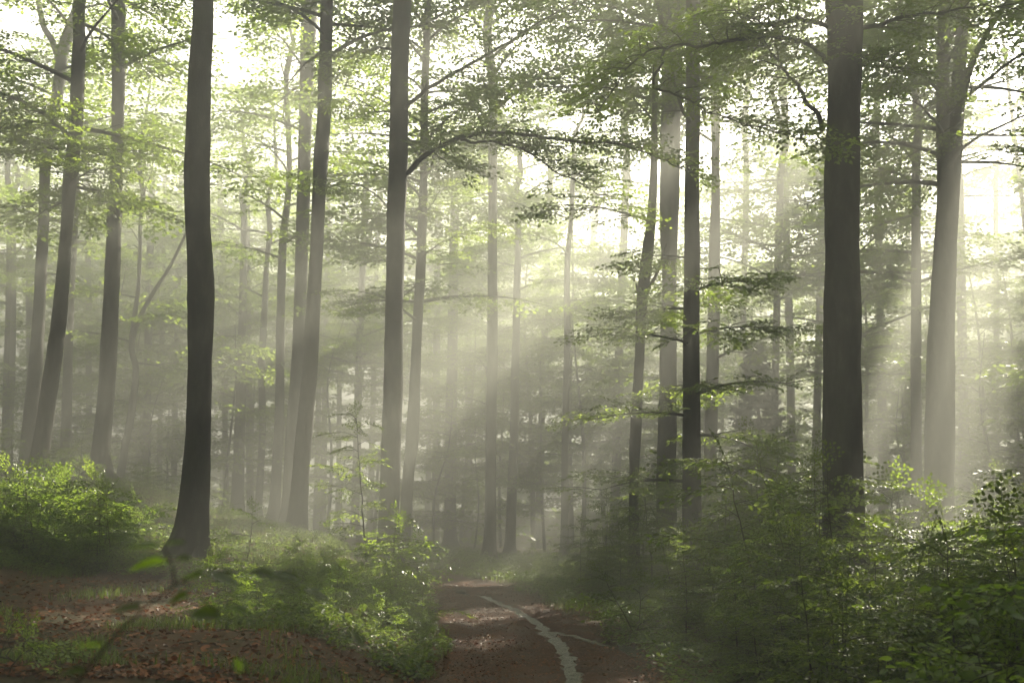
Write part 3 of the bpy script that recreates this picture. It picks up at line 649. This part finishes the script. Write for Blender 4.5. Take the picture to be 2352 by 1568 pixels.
# ------------------------------------------------------------------ spruce in the mist
def spruce(px, d, py_base, h, label):
    rng = np.random.RandomState(61); p = at(px, py_base, d); g = float(gz(p[0], p[1])); root = np.array([p[0], p[1], g])
    t = empty('spruce_tree', root); tag(t, label, 'tree')
    mb = MB(); tube(mb, np.array([[0, 0, -.2], [.03, 0, h * .5], [0, .02, h]]), [.13, .08, .015], 10); mb.build('trunk', [M_TWIG], t)
    fb = MB(); z = .8
    while z < h - .1:
        f = z / h; n = 7
        for k in range(n):
            a = rng.uniform(0, 6.28); L = 2.3 * (1 - f) ** .8 * rng.uniform(.7, 1.1) + .1
            u = np.linspace(0, 1, 7); P = np.stack([math.cos(a) * L * u, math.sin(a) * L * u, z + .25 * L * (u ** 2) - .35 * L * u * (1 - f * .8)], 1)
            tube(fb, P, np.linspace(.016, .004, 7), 4, 0)
            m = int(60 * L) + 8; uu = rng.uniform(.12, 1, m)
            B = np.stack([np.interp(uu, u, P[:, i]) for i in range(3)], 1); s = rng.choice([-1, 1], m)
            ang = a + s * rng.uniform(.5, 1.1, m); D = np.stack([np.cos(ang), np.sin(ang), rng.uniform(-.9, -.05, m)], 1)
            leaves(fb, B, D, np.array([[0, 0, 1.0]]) + rng.normal(0, .4, (m, 3)), (.34 * (1.15 - uu) + .08) * rng.uniform(.7, 1.2, m), 1, rng, 4, rng.uniform(0, 1, m))
        z += .28
    fb.build('crown', [M_TWIG, M_NEEDLE], t)
spruce(1750, 37, 1150, 8.4, 'dim young spruce in the mist between the slim trunks and the thickest trunk')

# ------------------------------------------------------------------ saplings and shrubs
def sapling(rng, h, spread, nst, dens, leaf_lod, size, mat, tone, name='beech_sapling'):
    """at the origin: Empty > stem, foliage"""
    t = empty(name, (0, 0, 0)); mb = MB(); sp_ = []
    for s in range(nst):
        a0 = rng.uniform(0, 6.28); r = .0 if s == 0 else rng.uniform(.05, .3); hh = h * (1 if s == 0 else rng.uniform(.6, .95))
        lean = rng.normal(0, .12, 2); b = np.array([math.cos(a0) * r, math.sin(a0) * r, -.08])
        m = max(6, int(hh / .22)); zz = np.linspace(0, 1, m + 1)
        P = np.stack([b[0] + lean[0] * hh * zz + np.cumsum(rng.normal(0, .018, m + 1)), b[1] + lean[1] * hh * zz + np.cumsum(rng.normal(0, .018, m + 1)), b[2] + hh * zz], 1)
        tube(mb, P, np.linspace(.006 + .0055 * hh, .003, m + 1), 6)
        az = rng.uniform(0, 6.28); z = .16 * hh
        while z < hh * 1.0:
            f = z / hh; q = np.array([np.interp(z, P[:, 2], P[:, i]) for i in range(3)]); az += 2.4 + rng.normal(0, .4)
            L = spread * (1 - f * .72) * rng.uniform(.55, 1.1); el = rng.uniform(0, .5) * (.4 + f)
            d = np.array([math.cos(az) * math.cos(el), math.sin(az) * math.cos(el), math.sin(el)])
            end = q + d * L + np.array([0, 0, -.10 * L]); tube(mb, np.array([q, q + d * L * .5, end]), [.006, .0045, .002], 4)
            nn = max(1, int(round(L / .22)))
            for j in range(nn):
                tt = (j + .6) / nn; s2 = 1 if j % 2 else -1; bb = az + s2 * rng.uniform(.3, .9) * (.3 if j == nn - 1 else 1)
                sp_.append((q + (end - q) * tt, np.array([math.cos(bb), math.sin(bb), rng.uniform(-.3, .15)]), size * rng.uniform(.7, 1.2), leaf_lod))
            z += dens * rng.uniform(.7, 1.3)
        sp_.append((P[-1], np.array([lean[0], lean[1], .5]), size * .7, leaf_lod))
    mb.build('stem', [M_TWIG], t)
    fb = MB(); expand(fb, sp_, rng, tone0=tone, tilt=.3); fb.build('foliage', [M_TWIG, mat], t)
    return t
protos_used = {}
def put(proto, x, y, rz, s, label, group, dz=0.0):
    z = float(gz(x, y)) + dz
    if proto.name not in protos_used:
        protos_used[proto.name] = 1; o = proto; o.location = (x, y, z); o.rotation_euler = (0, 0, rz); o.scale = (s, s, s)
    else: o = copy_tree(proto, (x, y, z), rz, s)
    tag(o, label, 'sapling', group); return o
rs = np.random.RandomState(21)
BIG = [sapling(rs, h, 1.05, n, de, 0, sz, m, .5) for h, n, de, sz, m in ((2.2, 2, .125, .58, M_LEAF), (2.5, 1, .15, .62, M_LEAF), (1.9, 2, .12, .48, M_HERB), (2.1, 2, .17, .80, M_LEAF), (2.6, 2, .14, .55, M_LEAF))]
SUNNY = [sapling(rs, h, .75, n, .10, 0, .52, M_YOUNG, .55) for h, n in ((1.1, 3), (1.35, 2), (.9, 3), (1.5, 2))]
# dark thicket right of the path
def right_top(px):      # upper outline of the thicket in the picture
    return np.interp(px, [1400, 1480, 1560, 1640, 1760, 1900, 1990, 2060, 2150, 2250, 2400], [1330, 1290, 1190, 1080, 1040, 1060, 1180, 1150, 1090, 1100, 1090])
cnt = 0
for row, (d, npx) in enumerate(((8.2, 9), (9.6, 10), (11.2, 11), (13, 11), (15.2, 10), (17.6, 9))):
    for k in range(npx):
        lo = {0: 1690, 1: 1590, 2: 1540, 3: 1520, 4: 1500, 5: 1480}[row]
        px = lo + (2420 - lo) * (k + rs.uniform(.15, .85)) / npx; dd = d + rs.uniform(-.6, .6)
        x = (px - PW / 2) * dd / FPX
        if poly_dist(PATH, np.array(x), np.array(dd)) < 1.75: continue
        top = at(px, right_top(px) + rs.uniform(-60, 170) + max(0, 4 - row) * 34, dd)[2]
        h = top - float(gz(x, dd))
        pr = BIG[rs.randint(len(BIG))]; hp = (2.2, 2.5, 1.9, 2.1, 2.6)[BIG.index(pr)]
        put(pr, x, dd, rs.uniform(0, 6.28), float(np.clip(h / hp, .35, 1.3)), 'leafy beech sapling in the dark thicket that fills the right of the path', 'saplings of the dark right thicket'); cnt += 1
# hazy saplings beyond the bend, right of the path
for px, d, top in ((1330, 24, 1200), (1390, 23, 1150), (1450, 25, 1120), (1500, 22, 1110), (1550, 24, 1130), (1420, 21, 1240), (1350, 27, 1230), (1280, 29, 1260), (1600, 23, 1090), (1660, 22, 1070), (1480, 28, 1090), (1220, 31, 1265), (1190, 28.5, 1290), (1255, 27, 1290), (1310, 25.5, 1280), (1540, 19.5, 1190), (1640, 27, 1060), (1720, 24, 1090), (1800, 25, 1080), (1860, 22, 1100), (2050, 21, 1120), (2120, 27, 1100), (2230, 22, 1110), (2320, 24, 1090)):
    x = (px - PW / 2) * d / FPX; h = at(px, top, d)[2] - float(gz(x, d)); i = rs.randint(len(BIG)); hp = (2.2, 2.5, 1.9, 2.1, 2.6)[i]
    put(BIG[i], x, d, rs.uniform(0, 6.28), float(np.clip(h / hp, .3, 1.7)), 'hazy beech sapling in the understorey beyond the dark thicket', 'saplings of the misty understorey')
# sunlit thicket on the left rise
for k in range(64):
    d = rs.uniform(14.5, 23); px = rs.uniform(-80, 430)
    tp = np.interp(px, [-80, 200, 260, 400, 430], [1035, 1045, 1110, 1180, 1200]) + rs.uniform(0, 150)
    x = (px - PW / 2) * d / FPX; h = at(px, tp, d)[2] - float(gz(x, d))
    if h < .25: h = .3
    i = rs.randint(len(SUNNY)); hp = (1.1, 1.35, .9, 1.5)[i]
    if abs(px - 440) < 60 and d < 20: continue
    put(SUNNY[i], x, d, rs.uniform(0, 6.28), float(np.clip(h / hp, .3, 1.6)), 'bright green sapling of the sunlit thicket on the left rise', 'saplings of the sunlit left thicket')
for px, d, top in ((300, 26, 1075), (360, 27, 1090), (400, 25, 1120), (330, 30, 1060), (390, 31, 1070), (520, 27, 1130), (570, 30, 1150), (530, 24, 1190), (600, 25, 1200), (120, 28, 990), (30, 27, 985), (190, 31, 985), (150, 24, 1030), (250, 30, 1040), (-20, 30, 970), (770, 33, 1190), (810, 31, 1215), (740, 31, 1225)):
    x = (px - PW / 2) * d / FPX; h = at(px, top, d)[2] - float(gz(x, d)); i = rs.randint(len(BIG)); hp = (2.2, 2.5, 1.9, 2.1, 2.6)[i]
    put(BIG[i], x, d, rs.uniform(0, 6.28), float(np.clip(h / hp, .3, 1.5)), 'shaded sapling behind the sunlit thicket and the black trunk', 'shaded saplings behind the left thicket')
for k in range(26):
    d = rs.uniform(11.0, 17); x = rs.uniform(-3.6, -1.2); i = rs.randint(len(SUNNY))
    if poly_dist(PATH, np.array(x), np.array(d)) < 1.3: continue
    put(SUNNY[i], x, d, rs.uniform(0, 6.28), rs.uniform(.22, .5), 'low leafy shrublet on the bank left of the path', 'shrublets of the bank')
# the told-apart ones
def special(px, py_top, d, seed, spread, nst, dens, lod, size, mat, tone, label, hmin=.4):
    r = np.random.RandomState(seed); x = (px - PW / 2) * d / FPX; g = float(gz(x, d)); h = max(hmin, at(px, py_top, d)[2] - g)
    t = sapling(r, h, spread, nst, dens, lod, size, mat, tone); t.location = (x, d, g); tag(t, label, 'sapling'); return t
special(862, 955, 20, 1, 1.15, 1, .13, 0, .5, M_LEAF, .5, 'tall thin sapling with layered sprays in front of the dark limbed beech')
special(925, 1195, 18.6, 2, 1.15, 2, .09, 0, .58, M_YOUNG, .6, 'low sapling with bright sunlit layers at the foot of the dark limbed beech')
special(905, 1300, 17, 3, .8, 3, .10, 0, .42, M_LEAF, .5, 'bushy dark green sapling on the bank edge beside the path')
special(965, 1345, 15.6, 13, .7, 3, .10, 0, .40, M_LEAF, .5, 'low rounded sapling leaning over the left edge of the path')
special(575, 1170, 17, 4, .55, 1, .16, 0, .4, M_YOUNG, .6, 'thin single sapling with sparse leaves right of the black trunk')
special(255, 1120, 15.5, 5, .6, 1, .16, 0, .4, M_YOUNG, .6, 'thin dark stemmed sapling standing before the sunlit thicket')
special(2340, 1080, 5.6, 6, .75, 2, .13, 0, .75, M_YOUNG, .45, 'nearest sapling with big bright leaves at the right edge')
special(2230, 1480, 5.4, 7, .5, 2, .10, 0, .45, M_YOUNG, .5, 'low bright leaved sapling in the lower right corner')
special(75, 1430, 7.4, 8, .35, 2, .10, 0, .36, M_YOUNG, .75, 'small glowing yellow-green seedling in the lower left corner', .3)
special(20, 1490, 7.0, 18, .3, 2, .10, 0, .3, M_YOUNG, .7, 'seedling cut by the left edge near the bottom corner', .3)
special(1470, 1310, 13.5, 9, .7, 2, .10, 0, .42, M_LEAF, .55, 'pale leaved sapling at the right edge of the path below the bent beech')

# blurred twig right in front of the lens
def near_twig():
    r = np.random.RandomState(15); d = 1.57
    t = empty('beech_twig', at(190, 1560, d)); o = np.array(t.location); tag(t, 'blurred dark twig with drooping leaves close to the lens, lower left', 'twig')
    mb = MB()
    A = smooth_poly(np.array([at(x, y, q * .75) for x, y, q in ((130, 1640, 2.0), (205, 1530, 2.05), (300, 1425, 2.1), (400, 1345, 2.15), (455, 1322, 2.2), (540, 1312, 2.25), (640, 1330, 2.3), (735, 1378, 2.3), (800, 1440, 2.3))]), 50)
    tube(mb, A - o, np.linspace(.0030, .0004, 50), 7)
    B = smooth_poly(np.array([at(x, y, q * .75) for x, y, q in ((402, 1345, 2.15), (395, 1300, 2.15), (375, 1250, 2.15))]), 12)
    tube(mb, B - o, np.linspace(.002, .001, 12), 6)
    Cc = smooth_poly(np.array([at(x, y, q * .75) for x, y, q in ((420, 1335, 2.15), (500, 1400, 2.1), (560, 1450, 2.05))]), 12)
    tube(mb, Cc - o, np.linspace(.001, .0006, 12), 6)
    mb.build('stem', [M_TWIG], t)
    L = [(375, 1258, -110, -14), (370, 1248, 70, 0), (395, 1290, -130, 10), (395, 1285, 55, -6), (470, 1316, 110, 24), (560, 1312, 95, 8), (610, 1322, 100, 16), (690, 1352, 90, 34), (800, 1440, 50, 70),
         (500, 1395, 90, 20), (440, 1355, -70, 40), (330, 1400, -110, 6), (250, 1480, -100, 4), (540, 1505, 12, 55), (200, 1545, -90, 8), (430, 1410, 100, 8), (420, 1330, 60, -24)]
    for px, py, dx, dy in L:
        fb = MB(); q = 1.6 + r.uniform(-.12, .12); p = at(px, py, q); e = at(px + dx, py + dy, q + r.uniform(-.04, .04)); v = e - p
        leaves(fb, np.array([p - o]), np.array([v]), np.array([[r.normal(0, .25), -.12 + r.normal(0, .25), 1.0]]), np.array([np.linalg.norm(v) * .8]), 0, r, 6, np.array([r.uniform(.0, .12)]))
        fb.build('leaf', [M_LEAF], t)
near_twig()

# ------------------------------------------------------------------ low ground life
def scatter(rng, n, dmin, dmax, lo=-60, hi=2420, power=1.0):
    d = dmin + (dmax - dmin) * rng.rand(n) ** power; px = rng.uniform(lo, hi, n)
    return (px - PW / 2) * d / FPX, d, px
rg = np.random.RandomState(33)
# dead leaves on bank, path edges and floor
x, y, px = scatter(rg, 60000, 7.0, 24, -60, 1700, 1.4)
dp = poly_dist(PATH, x, y)
k = (rg.rand(len(x)) < np.where(dp < 1.0, .30, np.where(dp < 1.35, .5, .75))) & (np.minimum(poly_dist(STREAM, x, y), poly_dist(STREAM2, x, y)) > .22 * (rg.rand(len(x)) < .8))
k &= (noise2(x, y, .7) + rg.normal(0, .4, len(x)) > -.25)
x, y, dp = x[k], y[k], dp[k]; n = len(x)
z = np.where(dp < PATH_HALF, path_z(x, y) + .02, gz(x, y) + .012)
an = rg.uniform(0, 6.28, n); mb = MB()
leaves(mb, np.stack([x, y, z], 1), np.stack([np.cos(an), np.sin(an), rg.normal(.1, .25, n)], 1), np.array([[0, 0, 1.0]]) + rg.normal(0, .4, (n, 3)), rg.uniform(.03, .075, n) * np.where(dp < 1.1, .55, 1), 0, rg, 6, rg.rand(n))
tag(mb.build('leaf_litter', [M_DEAD]), kind='stuff')
# flattened leaf scraps and crumbs trodden into the track
x, y, px = scatter(rg, 42000, 7.5, 24, 900, 1600, 1.3); k = (poly_dist(PATH, x, y) < 1.25) & (rg.rand(len(x)) < .35 + .5 * sstep(-.3, .5, noise2(x, y, 3))); x, y = x[k], y[k]; n = len(x)
k = np.minimum(poly_dist(STREAM, x, y), poly_dist(STREAM2, x, y)) > .12 * rg.rand(n) + .05; x, y = x[k], y[k]; n = len(x); an = rg.uniform(0, 6.28, n); mb = MB()
leaves(mb, np.stack([x, y, path_z(x, y) + .014], 1), np.stack([np.cos(an), np.sin(an), rg.normal(.05, .3, n)], 1), np.array([[0, 0, 1.0]]) + rg.normal(0, .4, (n, 3)), rg.uniform(.014, .05, n), 0, rg, 6, rg.rand(n) ** 1.6)
tag(mb.build('leaf_scraps', [M_DEAD]), kind='stuff')
# low herbs
def herbs(name, n, box, cond, hgt, size, mat):
    x, y, px = scatter(rg, n, *box); k = cond(x, y, px) & (poly_dist(PATH, x, y) > 1.15 + .25 * noise2(x, y, 2.0))
    x, y = x[k], y[k]; n = len(x); m = 5
    mb = MB(); an = rg.uniform(0, 6.28, (n, m)); hh = rg.uniform(.25, 1, n) * hgt * (1 + .5 * noise2(x, y, 1.1))
    hh = np.maximum(hh, .02)
    P = np.stack([x, y, gz(x, y)], 1)
    for j in range(m):
        a = an[:, j]; t = rg.uniform(.4, 1, n); r = rg.uniform(0, .06, n)
        B = P + np.stack([np.cos(a) * r, np.sin(a) * r, hh * t], 1)
        leaves(mb, B, np.stack([np.cos(a), np.sin(a), rg.normal(.05, .3, n)], 1), np.array([[0, 0, 1.0]]) + rg.normal(0, .35, (n, 3)), size * rg.uniform(.6, 1.3, n), 0, rg, 6, np.clip(rg.normal(.5, .22, n), 0, 1))
    tag(mb.build(name, [mat]), kind='stuff')
herbs('ground_cover', 15000, (12.5, 30, -60, 1010, 1.2), lambda x, y, px: (noise2(x, y, .8) > -.35 + .9 * sstep(15.5, 13, y)), .20, .055, M_HERB)
herbs('ground_cover', 5200, (10.0, 17, 520, 1040, 1.0), lambda x, y, px: (x > -4.9) & (noise2(x, y, 2.6) + rg.normal(0, .3, len(x)) > -.05), .17, .055, M_HERB)
herbs('ground_cover', 9000, (7.5, 24, 1380, 2420, 1.0), lambda x, y, px: x > 0, .3, .065, M_HERB)
herbs('ground_cover', 6000, (19, 40, 900, 1560, 1.0), lambda x, y, px: y > 0, .3, .08, M_HERB)
# grass blades
def grass(n, box, cond, hgt):
    x, y, px = scatter(rg, n, *box); k = cond(x, y) & (poly_dist(PATH, x, y) > 1.1 + .2 * noise2(x, y, 2.0)); x, y = x[k], y[k]; n = len(x)
    a = rg.uniform(0, 6.28, n); h = hgt * rg.uniform(.4, 1.2, n); b = rg.uniform(.2, .9, n) * h; wv = .0035 + .002 * rg.rand(n)
    P = np.stack([x, y, gz(x, y) - .01], 1); D = np.stack([np.cos(a), np.sin(a), 0 * a], 1); S = np.stack([-np.sin(a), np.cos(a), 0 * a], 1)
    Zv = np.array([[0, 0, 1.0]])
    m1 = P + Zv * h[:, None] * .6 + D * b[:, None] * .3; tp = P + Zv * h[:, None] * .85 + D * b[:, None]
    V = np.stack([P - S * wv[:, None], P + S * wv[:, None], m1 + S * wv[:, None] * .8, m1 - S * wv[:, None] * .8, tp], 1)
    q = (np.arange(n) * 5)[:, None]; mb = MB(); t = np.repeat(np.clip(rg.normal(.55, .2, n), 0, 1), 5)
    mb.add(V.reshape(-1, 3), q + np.array([[0, 1, 2, 3]]), 0, t)
    mb.F.append((q + np.array([[3, 2, 4]]), 0))
    tag(mb.build('grass', [M_HERB]), kind='stuff')
grass(22000, (7.5, 17, -60, 1060, 1.2), lambda x, y: noise2(x, y, 1.6) + .35 * sstep(-5, -2, x) + rg.normal(0, .12, len(x)) > .42, .14)
grass(14000, (17, 32, 420, 1500, 1.0), lambda x, y: noise2(x, y, .9) > -.3, .22)
# fallen twigs
for k in range(16):
    x, y, _ = scatter(rg, 1, 8.2, 15, 60, 950); x, y = float(x[0]), float(y[0]); a = rg.uniform(0, 6.28); L = rg.uniform(.15, .5)
    P = np.array([[math.cos(a) * L * u, math.sin(a) * L * u, 0] for u in np.linspace(-.5, .5, 6)]) + rg.normal(0, .012, (6, 3))
    P[:, 2] += gz(P[:, 0] + x, P[:, 1] + y) - float(gz(x, y)) + .018
    mb = MB(); tube(mb, P, np.linspace(.007, .003, 6), 5); o = mb.build('fallen_twig', [M_TWIG]); o.location = (x, y, float(gz(x, y)))
    tag(o, 'short dry twig lying on the leaf litter of the left bank', 'twig', 'fallen twigs on the bank')
def rock(name, px, py, d, size, mat, label, cat):
    r = np.random.RandomState(int(px)); p = at(px, py, d); g = float(gz(p[0], p[1]))
    import bmesh
    bm = bmesh.new(); bmesh.ops.create_icosphere(bm, subdivisions=4, radius=1)
    ax = r.normal(0, 1, (9, 3)); ax /= np.linalg.norm(ax, axis=1)[:, None]; dd = r.uniform(.55, .9, 9)
    for v in bm.verts:
        c = np.array(v.co)
        for a_, q in zip(ax, dd):
            s = c @ a_
            if s > q: c = c - a_ * (s - q) * .85
        c = c * (1 + .05 * math.sin(9 * c[0] + 5 * c[1]) * math.sin(7 * c[2] + 3 * c[0]))
        v.co = Vector(c * np.array(size))
    me = bpy.data.meshes.new(name); bm.to_mesh(me); bm.free(); me.materials.append(mat)
    for f in me.polygons: f.use_smooth = True
    o = bpy.data.objects.new(name, me); COL.objects.link(o); o.location = (p[0], p[1], g + size[2] * .45); tag(o, label, cat)
rock('stone', 540, 1268, 21.5, (.22, .16, .10), M_STONE, 'low grey stone in the sunlit herbs right of the black trunk', 'stone')
rock('stone', 1497, 1486, 12.4, (.11, .09, .06), M_CLOD, 'brown stone at the end of the puddle under the right thicket', 'stone')
rock('stone', 1060, 1345, 22, (.12, .1, .05), M_STONE, 'small flat stone beside the far end of the stream', 'stone')

# ------------------------------------------------------------------ the misty air
hz = bpy.data.materials.new('misty_air'); hz.use_nodes = True; n = hz.node_tree
for q in list(n.nodes):
    if q.type == 'BSDF_PRINCIPLED': n.nodes.remove(q)
pv = n.nodes.new('ShaderNodeVolumePrincipled'); pv.inputs['Density'].default_value = HAZE_DENSITY; pv.inputs['Density Attribute'].default_value = ''
pv.inputs['Color'].default_value = (.94, .965, .87, 1); pv.inputs['Anisotropy'].default_value = .35
n.links.new(pv.outputs[0], n.nodes['Material Output'].inputs['Volume']); hz.cycles.homogeneous_volume = True
x0, x1, y0, y1, z0, z1 = -141, 151, -31, 191, -5, 37
mb = MB(); mb.add([(x0, y0, z0), (x1, y0, z0), (x1, y1, z0), (x0, y1, z0), (x0, y0, z1), (x1, y0, z1), (x1, y1, z1), (x0, y1, z1)],
                  [(0, 3, 2, 1), (4, 5, 6, 7), (0, 1, 5, 4), (1, 2, 6, 5), (2, 3, 7, 6), (3, 0, 4, 7)])
tag(mb.build('haze', [hz], smooth=False), kind='stuff')
